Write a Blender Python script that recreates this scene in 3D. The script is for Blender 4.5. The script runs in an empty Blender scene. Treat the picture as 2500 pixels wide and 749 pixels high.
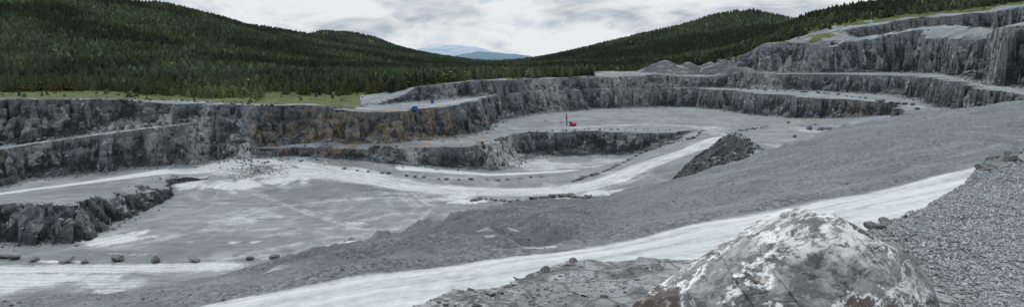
import bpy, bmesh, math, random, time
import numpy as np
from mathutils import Vector, Matrix
T0=time.time()
random.seed(7); rng=np.random.default_rng(7)
F=1785.0; HY=150.0; CXP=1250.0   # survey constants used to turn measured bearings into plan positions
scene=bpy.context.scene
col=scene.collection
f32=np.float32

# ------------------------------------------------------------------ helpers
def Q(px,py,z):
    D=-z*F/(py-HY); return ((px-CXP)/F*D,D,z)
def C(px,D,z): return ((px-CXP)/F*D,D,z)

def vnoise(x,y,seed=0):
    xi=np.floor(x).astype(np.int64); yi=np.floor(y).astype(np.int64)
    fx=(x-xi).astype(f32); fy=(y-yi).astype(f32)
    fx=fx*fx*(3-2*fx); fy=fy*fy*(3-2*fy)
    def hh(a,b):
        n=(a*374761393+b*668265263+seed*1274126177)&0xffffffff
        n=((n^(n>>13))*1274126177)&0xffffffff
        return ((n^(n>>16))&0xffff).astype(f32)/f32(65535)
    a=hh(xi,yi); b=hh(xi+1,yi); c=hh(xi,yi+1); d=hh(xi+1,yi+1)
    return (a+(b-a)*fx+(c-a)*fy+(a-b-c+d)*fx*fy)*2-1
def fbm(x,y,sc,octv=3,seed=0):
    s=np.zeros(x.shape,f32); a=1.0; t=0
    ca,sa=math.cos(.6),math.sin(.6)
    X=x/sc; Y=y/sc
    for o in range(octv):
        s+=a*vnoise(X,Y,seed+o); t+=a; a*=.5
        X,Y=(X*ca-Y*sa)*2.03,(X*sa+Y*ca)*2.03
    return s/t
def cell(x,y,sc,seed=0):
    """blocky cellular value: each irregular block has one value"""
    X=x/sc; Y=y/sc
    xi=np.floor(X).astype(np.int64); yi=np.floor(Y).astype(np.int64)
    best=np.full(x.shape,9.,f32); val=np.zeros(x.shape,f32)
    def hh(a,b,k):
        n=(a*374761393+b*668265263+(seed+k)*1274126177)&0xffffffff
        n=((n^(n>>13))*1274126177)&0xffffffff
        return ((n^(n>>16))&0xffff).astype(f32)/f32(65535)
    for i in (-1,0,1):
        for j in (-1,0,1):
            a=xi+i; b=yi+j
            d=(a+hh(a,b,1)-X)**2+(b+hh(a,b,2)-Y)**2
            m=d<best; best=np.where(m,d,best); val=np.where(m,hh(a,b,3),val)
    return val*2-1
def sstep(a,b,x):
    t=np.clip((x-a)/(b-a),0,1); return t*t*(3-2*t)

class RBF:
    def __init__(s,pts,c=4.0):
        P=np.array(pts,float); s.P=P[:,:2]; s.c=c
        n=len(P); A=np.ones((n+1,n+1)); A[n,n]=0
        d=np.sqrt(((s.P[:,None]-s.P[None])**2).sum(-1)+c*c)
        A[:n,:n]=d
        s.w=np.linalg.lstsq(A,np.append(P[:,2],0),rcond=None)[0]
    def __call__(s,x,y):
        o=np.full(x.shape,s.w[-1],f32)
        for (a,b),w in zip(s.P,s.w[:-1]):
            o+=f32(w)*np.sqrt((x-f32(a))**2+(y-f32(b))**2+f32(s.c**2))
        return o
def sdf(poly,x,y):
    """signed distance (negative inside)"""
    d2=np.full(x.shape,1e12,f32); ins=np.zeros(x.shape,bool)
    n=len(poly)
    for i in range(n):
        ax,ay=poly[i][:2]; bx,by=poly[(i+1)%n][:2]
        ex,ey=bx-ax,by-ay; L=ex*ex+ey*ey+1e-9
        px=x-f32(ax); py=y-f32(ay)
        t=np.clip((px*f32(ex)+py*f32(ey))/f32(L),0,1)
        dx=px-t*f32(ex); dy=py-t*f32(ey)
        d2=np.minimum(d2,dx*dx+dy*dy)
        if abs(ey)>1e-9:
            c=((ay<=y)&(by>y))|((by<=y)&(ay>y))
            xc=f32(ax)+(y-f32(ay))*f32(ex/ey)
            ins^=c&(x<xc)
    d=np.sqrt(d2); return np.where(ins,-d,d)
def linedist(line,x,y):
    """signed across distance & along distance to a polyline"""
    best=np.full(x.shape,1e6,f32); across=np.full(x.shape,1e6,f32); along=np.zeros(x.shape,f32); acc=0
    for i in range(len(line)-1):
        ax,ay=line[i][:2]; bx,by=line[i+1][:2]
        ex,ey=bx-ax,by-ay; L=math.hypot(ex,ey)+1e-9; ex/=L; ey/=L
        px=x-f32(ax); py=y-f32(ay)
        t=np.clip(px*f32(ex)+py*f32(ey),0,L)
        dx=px-t*f32(ex); dy=py-t*f32(ey); d=np.sqrt(dx*dx+dy*dy)
        sg=np.sign(px*f32(-ey)+py*f32(ex))
        m=d<best
        best=np.where(m,d,best); across=np.where(m,d*sg,across); along=np.where(m,acc+t,along); acc+=L
    return across,along

def mk_mesh(name,V,Fc,mat=None,smooth=False,cols=None):
    me=bpy.data.meshes.new(name)
    V=np.asarray(V,f32); Fc=np.asarray(Fc,np.int32); k=Fc.shape[1]
    me.vertices.add(len(V)); me.vertices.foreach_set("co",V.ravel())
    me.loops.add(Fc.size); me.loops.foreach_set("vertex_index",Fc.ravel())
    me.polygons.add(len(Fc)); me.polygons.foreach_set("loop_start",np.arange(0,Fc.size,k,dtype=np.int32))
    me.polygons.foreach_set("loop_total",np.full(len(Fc),k,np.int32))
    me.polygons.foreach_set("use_smooth",np.full(len(Fc),smooth,bool))
    me.update(calc_edges=True)
    if cols:
        for nm,c in cols.items():
            a=me.attributes.new(nm,'FLOAT_COLOR','POINT')
            c=np.asarray(c,f32)
            if c.shape[1]==3: c=np.concatenate([c,np.ones((len(c),1),f32)],1)
            a.data.foreach_set("color",c.ravel())
    if mat: me.materials.append(mat)
    return me
def add_obj(name,me,**props):
    o=bpy.data.objects.new(name,me); col.objects.link(o)
    for k,v in props.items(): o[k]=v
    return o

# ------------------------------------------------------------------ terrain definition
T=RBF([C(-700,330,-19),C(-100,350,-19),C(100,350,-19),C(300,352,-19.8),C(500,355,-21),C(750,368,-23),C(900,395,-25.5),C(1000,428,-25.5),
 C(0,440,-18),C(300,450,-19),C(600,455,-21.5),C(850,470,-23),C(780,405,-23.6),
 C(1020,480,-17),C(1150,540,-15),C(1300,635,-15),C(1450,712,-14.5),C(1600,735,-12.5),C(1750,735,-12),C(1900,690,-9),C(2200,600,-6),
 C(940,458,-23),C(900,520,-20),C(1020,600,-15),C(1200,700,-14),C(1500,850,-9),C(1700,850,-7),C(1780,720,-10.5),C(1815,712,-8),C(1865,720,17),
 C(0,560,-12),C(300,570,-14),C(600,600,-16),C(900,700,-16),C(-500,550,0),
 C(0,1100,98),C(-600,1000,140),C(370,1200,92),C(520,1250,68),C(610,1300,59),C(700,1350,52),C(850,1450,32),C(1000,1500,22),C(1130,1600,-2),
 C(0,850,48),C(370,900,32),C(700,1000,16),C(1000,1150,0),
 C(0,1500,60),C(500,1700,35),C(900,1900,6),C(1130,2100,-20),C(850,2500,98),C(780,2500,98),C(920,2500,78),C(990,2500,30),C(700,2500,60),C(1060,2500,0),
 C(1100,1000,-14),C(1200,1300,-14),C(1200,1600,-18),C(1250,2600,-30),
 C(1300,1700,-8),C(1380,1600,10),C(1450,1500,25),C(1600,1400,52),C(1700,1370,70),C(1780,1350,86),C(1840,1350,88),C(1910,1350,70),C(1990,1350,45),C(2100,1400,35),
 C(1800,1900,40),C(1500,2100,0),C(1600,1100,12),C(1800,1000,16),C(1400,1150,-3),
 C(1960,900,50),C(1895,900,30),C(2060,900,63),C(2200,900,67),C(2500,870,74),C(2900,850,90),C(1980,790,27),C(1890,790,14),
 C(2000,728,25),C(2100,762,36),C(2250,772,46),C(2400,767,51),C(2500,700,52),C(2500,440,24),C(2390,430,17.5),C(2450,385,18),C(2560,360,18.5),C(2600,460,29),C(2380,600,22),C(2900,400,30),C(2700,330,20)],4.0)

B26=[Q(740,270,-23.9),Q(830,262,-25),Q(960,252,-25.7),Q(1050,247,-26),Q(1150,238,-26),Q(1300,224,-26),Q(1450,217,-26),Q(1600,214.5,-26),Q(1750,214.5,-26),
 Q(1900,219,-26),Q(2050,225,-26),Q(2180,234,-26),Q(2250,245,-26),Q(2295,265,-26),(190,300),(165,215),(100,150),(-60,200),Q(800,300,-26)]
fB26=RBF([Q(750,269,-24),Q(830,262,-25),Q(960,252,-25.7),Q(1300,224,-26),Q(1750,215,-26),Q(2200,237,-26),Q(2290,265,-26),(100,200,-27),Q(1012,268,-26.3),Q(900,274,-26.5)])
RIG=[Q(590,375,-44.8),Q(640,354,-42.2),Q(800,347,-41.2),Q(950,345,-41.5),Q(1060,340,-42.5),Q(1130,333,-43.5),Q(1188,322,-44),Q(1200,306,-44),Q(1250,288,-44),Q(1330,276,-44),Q(1450,266,-44),
 Q(1600,261,-44),Q(1690,262,-44),Q(1760,270,-44),Q(1860,283,-43),Q(1950,289,-41),Q(2080,289,-37.5),Q(2170,282,-33.5),(200,380),(160,260),(100,150),(-60,200),(-150,250)]
fRIG=RBF([Q(590,377,-45),Q(640,356,-42.5),Q(800,347,-41.2),Q(800,372,-45.2),Q(950,370,-45),Q(950,345,-41.5),Q(1060,340,-42.5),Q(1130,333,-43.5),Q(1188,322,-44),Q(1330,276,-44),
 Q(1600,261,-44),Q(1690,262,-44),Q(1860,283,-43),Q(1950,289,-41),Q(2080,289,-37.5),Q(2170,282,-33.5),Q(1750,330,-44),Q(1400,318,-44),(60,300,-44),Q(1950,300,-39)])
L1=[(-420,330),Q(-300,400,-46.5),Q(0,358,-41),Q(100,345,-38.5),Q(300,318,-34),Q(450,302,-31),Q(550,292,-28.5),Q(630,284,-26.5),Q(650,300,-28),(-60,280),(-80,150),(-80,-60),(-420,-60)]
fL1=RBF([Q(-300,400,-46.5),Q(0,358,-41),Q(100,345,-38.5),Q(300,318,-34),Q(450,302,-31),Q(550,292,-28.5),Q(630,284,-26.5)])
LOW=[(-420,280),Q(-250,500,-56),Q(0,456,-54),Q(100,438,-53),Q(300,418,-51.2),Q(450,402,-49.6),Q(600,389,-48),Q(800,390,-48.6),Q(920,395,-50),Q(1000,403,-52),Q(1130,412,-54.5),
 Q(1200,415,-56.3),Q(1262,400,-57.5),Q(1300,382,-58),Q(1400,377,-58),Q(1520,379,-58),Q(1560,371,-55),Q(1610,350,-50),Q(1665,328,-45),Q(1720,318,-44),Q(1790,330,-44),Q(1800,360,-44),
 (95,300),(90,200),(120,150),(150,-60),(-420,-60)]
fLOW=RBF([Q(-250,500,-55.5),Q(0,470,-54),Q(0,500,-47.5),Q(150,467,-51),Q(200,445,-52.5),Q(300,450,-51),Q(400,415,-50.6),Q(550,397,-48.8),Q(650,394,-48.4),Q(750,395,-48.9),Q(900,400,-50.4),
 Q(1000,410,-52.5),Q(1130,420,-55),Q(1250,415,-57.3),Q(1300,384,-58),Q(1520,381,-58),Q(1450,410,-58),Q(700,425,-53),Q(850,425,-53.3),Q(500,420,-52),Q(600,440,-55),Q(600,475,-57.5),
 Q(600,550,-58.3),Q(900,600,-58.3),Q(1000,460,-56.6),Q(1250,472,-56.8),Q(1450,457,-54.5),Q(1560,407,-50.5),Q(1650,375,-47.5),Q(1740,345,-44.2),Q(1700,318,-44),Q(1690,410,-47),
 Q(1560,440,-52),Q(1000,520,-58),Q(1200,500,-57),(0,180,-58),(0,60,-58),(100,100,-55),Q(1790,330,-44),Q(-100,520,-47),(-110,218,-46.5),(-150,215,-45.5),Q(300,500,-50)])
BAS=[(-300,215),Q(-100,612,-58),Q(0,598,-58),Q(120,594,-58),Q(200,588,-58),Q(245,562,-58),Q(300,535,-58),Q(360,512,-57.8),Q(395,488,-57.3),Q(430,458,-55.5),Q(600,440,-54.5),Q(800,470,-56.5),Q(1000,505,-57),(-20,180),(-60,60),(-300,60)]
fBAS=RBF([Q(0,598,-58),Q(200,588,-58),Q(300,535,-58),Q(395,488,-57.3),Q(430,458,-55),Q(600,440,-54),Q(600,475,-56.8),Q(800,470,-56.3),Q(1000,505,-57),Q(600,550,-58),Q(300,640,-58),Q(900,600,-57.8),(-20,180,-58),(-100,120,-58.5),(-200,200,-58)])
U2=[Q(1700,168.5,-9.5),Q(1780,172,-9.5),Q(1835,174,-9.5),Q(2000,174.5,-9.5),Q(2200,175,-9.5),Q(2310,178,-9.5),Q(2365,188,-10),Q(2400,196,-10.3),Q(2450,206,-10.5),Q(2560,212,-10.5),(420,300),(300,180),(130,190),Q(2290,270,-26),Q(2050,228,-26),Q(1850,218,-26)]
fU2=RBF([Q(1700,168.5,-9.5),Q(1835,174,-9.7),Q(2330,178,-10),Q(1900,180,-11.5),Q(2200,182,-10.8),(200,250,-12),(300,300,-11)])
U1=[C(2080,746,22.5),C(2250,752,23.5),C(2400,745,24),C(2470,690,24),C(2540,600,25),C(2560,530,25),C(2500,560,25),C(2400,640,24),C(2300,700,24),C(2080,700,22)]
FGO=[Q(-300,760,-22),Q(0,740,-24.8),Q(300,706,-26.4),Q(600,661,-27),Q(850,610,-28.3),Q(1060,545,-27.7),Q(1250,508,-27.8),Q(1450,494,-29),Q(1600,450,-27),Q(1700,420,-25),Q(1860,374,-21.5),Q(1960,345,-19.4),
 Q(2060,311,-16.6),Q(2200,277,-13.8),Q(2300,264,-12.1),Q(2500,251,-10.2),Q(2800,245,-10)]
road_far=[Q(100,830,-17),Q(560,735,-16),Q(900,675,-15.6),Q(1250,628,-15),Q(1700,547,-14.2),Q(2000,492,-13.5),Q(2300,427,-12.5),Q(2450,388,-12),(90,112,-11.5),(125,140,-11)]
def offs(line,d):
    out=[]
    for i,p in enumerate(line):
        a=line[max(i-1,0)]; b=line[min(i+1,len(line)-1)]
        ex,ey=b[0]-a[0],b[1]-a[1]; L=math.hypot(ex,ey)
        out.append((p[0]+ey/L*d,p[1]-ex/L*d,p[2]))
    return out
road_near=offs(road_far,10.5); FGROAD=offs(road_far,5.2)
fFG=RBF(FGO+road_far+road_near+[Q(1700,475,-21.8),Q(1450,560,-17.6),Q(1200,592,-18.5),Q(1000,620,-20),Q(1300,600,-18.0),Q(2300,345,-11.7),Q(2500,325,-10.6),Q(2000,400,-16),Q(2100,340,-14.5),Q(600,690,-20),Q(300,730,-19.5),
 (0,0,-8),(0,20,-10.5),(0,36,-14.3),(-18,15,-12),(22,22,-9),(34,34,-9.5),(14,42,-13.3),(40,0,-6),(70,60,-9),(200,100,-8),(-60,0,-14)],2.0)
FGP=FGO+[(220,120),(200,-40),(-120,-40),(-140,30)]
ZP=-1.75
PLAT=[Q(1000,770,ZP),Q(1060,752,ZP),Q(1180,712,ZP),Q(1250,690,ZP),Q(1330,652,ZP),Q(1450,634,ZP),Q(1800,620,ZP),Q(2000,595,ZP),Q(2130,562,ZP),Q(2250,512,ZP),Q(2400,436,ZP),Q(2500,378,ZP),Q(2700,345,ZP),(26,5),(24,-12),(-8,-12),(-3,2)]
MESA=[Q(1785,334,-30.5),Q(1820,318,-29),Q(1870,304,-28),Q(2000,299,-28),Q(2120,303,-28),(150,200),(105,190),Q(1860,368,-28)]

def terrain(x,y):
    x=x.astype(f32); y=y.astype(f32)
    t=T(x,y)
    far=sstep(2700,4200,y); t=t*(1-far)+(-60)*far
    t+=fbm(x,y,180,3,3)*8*sstep(700,1000,y)
    t+=fbm(x,y,25,3,5)*1.2
    z=t.copy()
    # everything close by was dug away before the embankment was tipped
    z=np.where(y<230,np.minimum(z,-58+1.6*np.maximum(y-172,0)+0*x),z)
    n1=fbm(x,y,30,3,11); n2=fbm(x,y,9,3,21); n3=fbm(x,y,2.2,2,31)
    c1=cell(x+n2*2,y*1.2,6.5,35); c2=cell(x,y,2.6,39)
    big=fbm(x,y,60,2,43); tal=fbm(x,y,22,2,47); slp=fbm(x,y,34,2,49)
    rug=n1*9+n2*2.5+n3*.6+c1*2.0*(1+big*.8)+c2*.6
    step=np.abs(fbm(x,y,16,2,41))*4.5
    tw=1.6+6.5*sstep(.05,.6,tal); sk=3.3-1.9*sstep(.05,.55,slp)
    def prof(s):
        s=np.maximum(s,0)
        return np.where(s<tw,s*0.72,.72*tw+(s-tw)*sk)
    cutd=np.full(x.shape,1e6,f32)
    st=[z,cutd]
    def cut(poly,F0,k=1.0,pr=prof,floor_noise=.25,ledge=.65):
        z,cutd=st
        s=sdf(poly,x,y)
        fl=F0(x,y)+fbm(x,y,9,3,51)*floor_noise
        sn=s+rug*k*sstep(-12,2,s)*0.8 - step*k*sstep(0,3,s)
        w=pr(sn)
        # irregular ledges: every lift breaks back along its own line
        lh=np.maximum(4.4+big*2.5,2.6); wd=w+x*.05+n2*.8; q0=np.floor(wd/lh); lv=fbm(x+q0*31.7,y+q0*17.3,9,2,45)
        fr=np.clip(wd/lh-q0+lv*.9,0,1); w2=(q0+sstep(.3,.8,fr))*lh-x*.05-n2*.8
        w=np.where((w>.72*tw),np.maximum(w*(1-ledge)+w2*ledge,.3),w)+c2*.3*sstep(.3,2,w)
        st[0]=np.minimum(z,fl+w); st[1]=np.minimum(cutd,s)
    cut(U1,lambda a,b:np.full(a.shape,23.3,f32),1.5)
    cut(U2,fU2,1.5)
    z=st[0]
    for (px,D0,z0,sx) in ((1625,760,2.5,1.4),(1680,765,1.5,1.0),(1770,755,3.0,1.3),(1735,770,1,1.2),(1590,780,-3,1.2),(1820,745,2,1.0)):
        hx,hy,_=C(px,D0,0); r=np.sqrt(((x-hx)/sx)**2+(y-hy)**2+9)
        z=np.maximum(z,z0-r*0.6+n2*.8)
    st[0]=z
    cut(B26,fB26,1.1)
    cut(RIG,fRIG,1.15)
    cut(L1,fL1,1.15,floor_noise=.5)
    cut(LOW,fLOW,1.0,floor_noise=.25)
    # broken crest above the low near cut
    sb=sdf(BAS,x,y); z=st[0]
    st[0]=z+np.exp(-((sb-8)/5.5)**2)*(.8+n2*1.4+c2*.3)*sstep(-132,-150,x)*(z<-40)
    cut(BAS,fBAS,1.0,lambda s:np.maximum(s,0)*1.45,ledge=.3)
    z,cutd=st
    # shelf of blasted rubble
    s=sdf(MESA,x,y)+n1*4+n2*3
    m=-28.9+n2*.5-np.maximum(s,0)*0.9+n3*.9*sstep(-2,3,s)+c2*.7*sstep(-1,2,s)
    mesam=(m>z)&(s>-3); z=np.maximum(z,m)
    # near embankment
    s=sdf(FGP,x,y); g=fFG(x,y); PXX=CXP+x/np.maximum(y,5)*F
    ra,_=linedist(FGROAD,x,y); onroad=1-sstep(4.9,7.8,np.abs(ra))
    lowp=sstep(1620,1300,PXX)*sstep(450,800,PXX)*sstep(62,70,y)*sstep(175,140,y)
    g+= (fbm(x,y,16,4,61)*1.3+(0.45-np.abs(fbm(x,y,9,3,71)))*4.2*lowp)*(1-onroad)*sstep(30,55,y)
    gul=np.abs(fbm(x*.5+y*.4,y*.35-x*.3,7,3,63)); g+= (gul-.2)*1.1*(1-onroad)*sstep(75,110,y)*sstep(1200,1500,PXX)
    g+= 0.9*np.exp(-((np.abs(ra)-7.8)/1.4)**2)*sstep(20,40,y)*(ra>0)*(1-sstep(1200,1900,PXX)*.4)*(0.7+n2)
    g+= fbm(x,y,.9,2,81)*.05*onroad
    g+= fbm(x,y,.8,2,84)*.05*(1-onroad)*sstep(20,40,y)
    g=g-np.maximum(s+n2*2,0)*0.62
    fg=g>z; z=np.maximum(z,g); mesam&=~fg
    s2=sdf(PLAT,x,y)
    slab=cell(x,y*1.4,.7,55)
    p=ZP+fbm(x,y,1.3,4,91)*.07*sstep(2.5,4,y)+slab*.022+fbm(x,y,.22,2,95)*.014 - np.maximum(s2+fbm(x,y,.8,3,97)*.25,0)*1.0
    p+=.22*np.exp(-(((x-9.2)/1.5)**2+((y-11.8)/1.2)**2))
    pl=p>z; z=np.maximum(z,p)
    return z,t,cutd,fg,pl,ra,np.where(mesam,1,lowp*fg)

def geom(a,b,k):
    n=int(math.log(b/a)/k)+1; return np.geomspace(a,b,n,endpoint=False)
Ds=np.concatenate([np.linspace(-8,3,16,endpoint=False),geom(3,20,.008),geom(20,200,.0095),np.arange(200,300,.8),np.arange(300,500,.5),np.arange(500,780,.9),geom(780,3000,.01),geom(3000,14000,.03),[14000]])
AP=12.0
us=np.concatenate([-np.geomspace(1.4,.745,45,endpoint=False),np.arange(-.745,.7451,.0015),np.geomspace(.7452,1.4,45)])
NR,NC=len(Ds),len(us)
Y=np.repeat(Ds[:,None],NC,1); X=us[None,:]*(Y+AP)
Z,TT,CUT,FGm,PLm,RA,LOWP=terrain(X,Y)
print("terrain",NR,NC,time.time()-T0)

def sampleZ(x,y):
    x=np.asarray(x,float); y=np.asarray(y,float)
    r=np.interp(y,Ds,np.arange(NR)); c=np.interp(x/(y+AP),us,np.arange(NC))
    r0=np.clip(r.astype(int),0,NR-2); c0=np.clip(c.astype(int),0,NC-2); fr=r-r0; fc=c-c0
    return (Z[r0,c0]*(1-fr)*(1-fc)+Z[r0+1,c0]*fr*(1-fc)+Z[r0,c0+1]*(1-fr)*fc+Z[r0+1,c0+1]*fr*fc)
RD=Ds[Ds>3.2]
def hit(px,py):
    a=(px-CXP)/F; b=(py-HY)/F
    zz=sampleZ(a*RD,RD); k=np.nonzero(zz>=-b*RD)[0]
    if len(k)==0: return None
    k=k[0]; D=RD[k]
    if k>0:
        e1=zz[k]+b*RD[k]; e0=zz[k-1]+b*RD[k-1]; t=-e0/(e1-e0+1e-9); D=RD[k-1]+(RD[k]-RD[k-1])*t
    return (a*D,D,float(sampleZ(a*D,D)))

# ------------------------------------------------------------------ surface masks
dust=np.zeros(Z.shape,f32); across=np.full(Z.shape,50,f32); along=np.zeros(Z.shape,f32); roadm=np.zeros(Z.shape,bool)
def road(line,hw,st,obj=False,soft=1.5):
    global dust,across,along,roadm
    a,l=linedist(line,X.astype(f32),Y.astype(f32)); d=np.abs(a)
    m=(1-sstep(hw-soft*.3,hw+soft,d))*st
    upd=d<np.abs(across)
    across=np.where(upd,a,across); along=np.where(upd,l,along)
    dust=np.maximum(dust,m)
    if obj: roadm|=(d<hw+.3)
def pxline(pts,D0=0): 
    out=[]
    for p in pts:
        h=hit(*p)
        if h and h[1]>D0: out.append(h)
    return out
road(FGROAD,5.1,1.0,True,1.4)
road(pxline([(-120,492),(0,473),(200,447),(400,419),(550,401),(650,398)],200),4.0,1.0,True,2.5)
road(pxline([(560,405),(700,413),(850,426),(1000,453),(1150,467),(1280,469),(1400,461),(1480,444),(1550,414),(1620,387),(1700,362),(1755,338)],200),7.5,.8,True,6)
road(pxline([(985,410),(1080,418),(1200,426),(1270,424),(1400,415)],200),3.5,.95,False,2.5)
road(pxline([(-100,658),(100,657),(300,656),(560,650)],150),3.0,.9,False,5)
road(pxline([(0,356),(100,347),(300,320),(450,304),(550,295)],200),3.0,.5,False,2)
road(pxline([(830,259),(900,266),(1000,270),(1100,251),(1200,236),(1320,224)],200),4,.45,False,4)
road(pxline([(1760,330),(1740,312),(1640,305),(1500,306),(1400,312)],200),5,.5,False,6)
road(pxline([(2240,262),(2180,250),(2080,240),(1980,232)],200),5,.4,False,5)
road(pxline([(2480,225),(2400,205),(2330,186),(2200,181)],200),4,.4,False,4)
road(pxline([(1560,430),(1480,455),(1380,480)],200),4,.5,False,5)
for ln in ([(1010,470),(1060,500),(1030,535),(930,580),(800,600)],[(980,475),(1020,505),(990,540),(900,570),(700,600),(560,630)],[(600,460),(700,500),(820,540),(900,560)],[(440,560),(620,510),(800,490),(960,480)],[(300,600),(500,560),(760,560),(960,520)]):
    road(pxline(ln,200),1.8,.45,False,3)
for (px,py,rx,ry,st) in [(285,583,75,14,1),(330,570,30,8,.9),(225,592,45,6,.9),(560,452,75,10,.95),(690,438,60,6,.95),(470,450,30,14,.8),(620,590,16,4,.9),(570,591,22,4,.8),(150,638,70,4,.8),(60,690,120,32,1),(260,690,120,25,.7),
   (880,548,55,14,.6),(850,590,22,5,.8),(620,525,70,18,.55),(700,570,50,10,.5),(800,515,60,10,.4),(1110,480,55,9,.85),(1140,491,45,5,1),(1460,470,55,6,.95),(1330,405,150,14,.6),(1480,395,60,12,.5),(1255,590,60,3,.7),(1310,604,50,4,.6),(1345,600,22,3,.7),(1240,557,26,2.5,.6),
   (640,630,60,10,.45),(460,590,12,3,.7),(300,620,80,5,.5),(520,497,60,5,.4),(1500,285,200,12,.2),(1200,560,60,4,.4),(1700,520,120,5,.35),(1980,320,60,8,.4),(700,650,60,8,.4),(1180,500,60,8,.4),(950,470,60,10,.4)]:
    h=hit(px,py)
    if not h: continue
    D=h[1]; a=rx*D/F; b=ry*D*D/(abs(h[2])*F)
    r=np.sqrt(((X-h[0])/a)**2+((Y-h[1])/b)**2)
    r=r+fbm(X,Y,b*.6+1,3,7)*.9
    dust=np.maximum(dust,(1-sstep(.4,1.5,r).astype(f32))*st)
PX=CXP+X/np.maximum(Y,1)*F
uncut=(np.abs(Z-TT)<.3)&~FGm&~PLm
veg=np.where(uncut,1,0)*sstep(8,24,CUT+fbm(X,Y,15,3,17)*14)*(Y>250)
veg=np.where((PX<780)&uncut,sstep(3,16,CUT-14+fbm(X,Y,18,3,19)*20),veg)*(Y>250)
veg=np.where((PX>1450)&(PX<1880)&(Y<790),0,veg)
veg=np.where((PX>860)&(PX<1080)&(Y<480),veg*sstep(.0,.3,fbm(X,Y,14,3,18)),veg)
veg=np.where((PX>560)&(PX<880)&(Y>388)&(Y<560)&(Z>-25.6)&(Z<-8),np.maximum(veg,sstep(-.25,.05,fbm(X,Y,16,3,29)+ (Y-405)/60)),veg)
veg=np.where((PX>1860)&(PX<2130)&(Y<815),veg*sstep(-.1,.1,fbm(X,Y,22,3,28)),veg)
veg=np.where(PX>2050,veg*sstep(762,790,Y+fbm(X,Y,20,3,30)*20),veg)
och=np.zeros(Z.shape,f32); pale=np.zeros(Z.shape,f32)
for (px,D,rx,ry,st) in [(830,378,34,22,.7),(1110,408,30,34,.85),(990,390,30,24,.8),(690,372,16,12,.7),(10,335,15,18,.7),(1980,480,60,40,.6),(2060,735,70,30,.9),(1500,720,60,30,.3),(850,370,14,7,.9),(640,368,9,7,.9),(380,360,30,14,.3),(2250,755,40,20,.5),(1150,425,18,20,.9)]:
    cx,cy,_=C(px,D,0); r=np.sqrt(((X-cx)/rx)**2+((Y-cy)/ry)**2)
    och=np.maximum(och,(1-sstep(.3,1.1,r))*st)
for (px,D,rx,ry,st) in [(1205,398,12,24,1),(1262,428,12,24,1),(1010,378,6,14,.8),(590,355,8,16,.6),(235,358,8,14,.6),(395,362,6,12,.6),(490,364,6,12,.6),(1130,500,20,26,.8),(1330,640,30,20,.5),(1500,715,40,20,.4),(1900,690,50,25,.4),(1640,735,30,20,.4),(2440,400,24,30,.5),(215,315,7,10,.4)]:
    cx,cy,_=C(px,D,0); r=np.sqrt(((X-cx)/rx)**2+((Y-cy)/ry)**2)
    pale=np.maximum(pale,(1-sstep(.4,1.15,r))*st)
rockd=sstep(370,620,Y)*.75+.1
rockd=np.where((PX<600)&(Y<330),.0,rockd)
# occlusion shade painted into hollows, high spots lightened: local relief measure
def blur(a,k):
    c=np.cumsum(np.pad(a,((k+1,k),(0,0)),mode='edge'),0); a=(c[2*k+1:]-c[:-2*k-1])/(2*k+1)
    c=np.cumsum(np.pad(a,((0,0),(k+1,k)),mode='edge'),1); return (c[:,2*k+1:]-c[:,:-2*k-1])/(2*k+1)
kind_fg=np.where(PLm,1.0,np.where(FGm,.5,0.0))
maskA=np.stack([dust,veg.astype(f32),och.astype(f32),kind_fg.astype(f32)],-1).reshape(-1,4)
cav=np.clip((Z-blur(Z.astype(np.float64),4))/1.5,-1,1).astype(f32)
blk=cell(X+fbm(X,Y,9,3,21)*2,Y*1.2,6.5,35)
maskB=np.stack([across,along,rockd.astype(f32),np.ones_like(across)],-1).reshape(-1,4)
maskC=np.stack([cav,LOWP.astype(f32),blk.astype(f32),pale.astype(f32)],-1).reshape(-1,4)
print("masks",time.time()-T0)

# ------------------------------------------------------------------ node helpers
class NT:
    def __init__(s,nt): s.nt=nt; nt.nodes.clear()
    def n(s,t,ins=None,**kw):
        nd=s.nt.nodes.new(t)
        for k,v in kw.items(): setattr(nd,k,v)
        if ins:
            for k,v in ins.items():
                so=nd.inputs[k]
                if isinstance(v,bpy.types.NodeSocket): s.nt.links.new(v,so)
                else: so.default_value=v
        return nd
    def m(s,op,a,b=None,c=None,clamp=False):
        i={0:a}
        if b is not None: i[1]=b
        if c is not None: i[2]=c
        return s.n('ShaderNodeMath',i,operation=op,use_clamp=clamp).outputs[0]
    def noise(s,vec,scale,detail=4,rough=.55,dist=0):
        return s.n('ShaderNodeTexNoise',{'Vector':vec,'Scale':scale,'Detail':detail,'Roughness':rough,'Distortion':dist}).outputs[0]
    def ramp(s,fac,a,b): 
        return s.n('ShaderNodeMapRange',{0:fac,1:a,2:b,3:0.0,4:1.0},interpolation_type='SMOOTHSTEP').outputs[0]
    def mix(s,fac,a,b):
        nd=s.nt.nodes.new('ShaderNodeMix'); nd.data_type='RGBA'
        for idx,v in ((0,fac),(6,a),(7,b)):
            if isinstance(v,bpy.types.NodeSocket): s.nt.links.new(v,nd.inputs[idx])
            else: nd.inputs[idx].default_value=v if idx==0 else (v[0],v[1],v[2],1)
        return nd.outputs[2]
    def scale(s,vec,x,y,z): return s.n('ShaderNodeMapping',{'Vector':vec,'Scale':(x,y,z)}).outputs[0]
    def out(s,colr,rough,normal=None,spec=.3):
        i={'Base Color':colr,'Roughness':rough,'Specular IOR Level':spec}
        if normal is not None: i['Normal']=normal
        b=s.n('ShaderNodeBsdfPrincipled',i); s.n('ShaderNodeOutputMaterial',{'Surface':b.outputs[0]})
def newmat(name):
    m=bpy.data.materials.new(name); m.use_nodes=True; return m,NT(m.node_tree)

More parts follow.
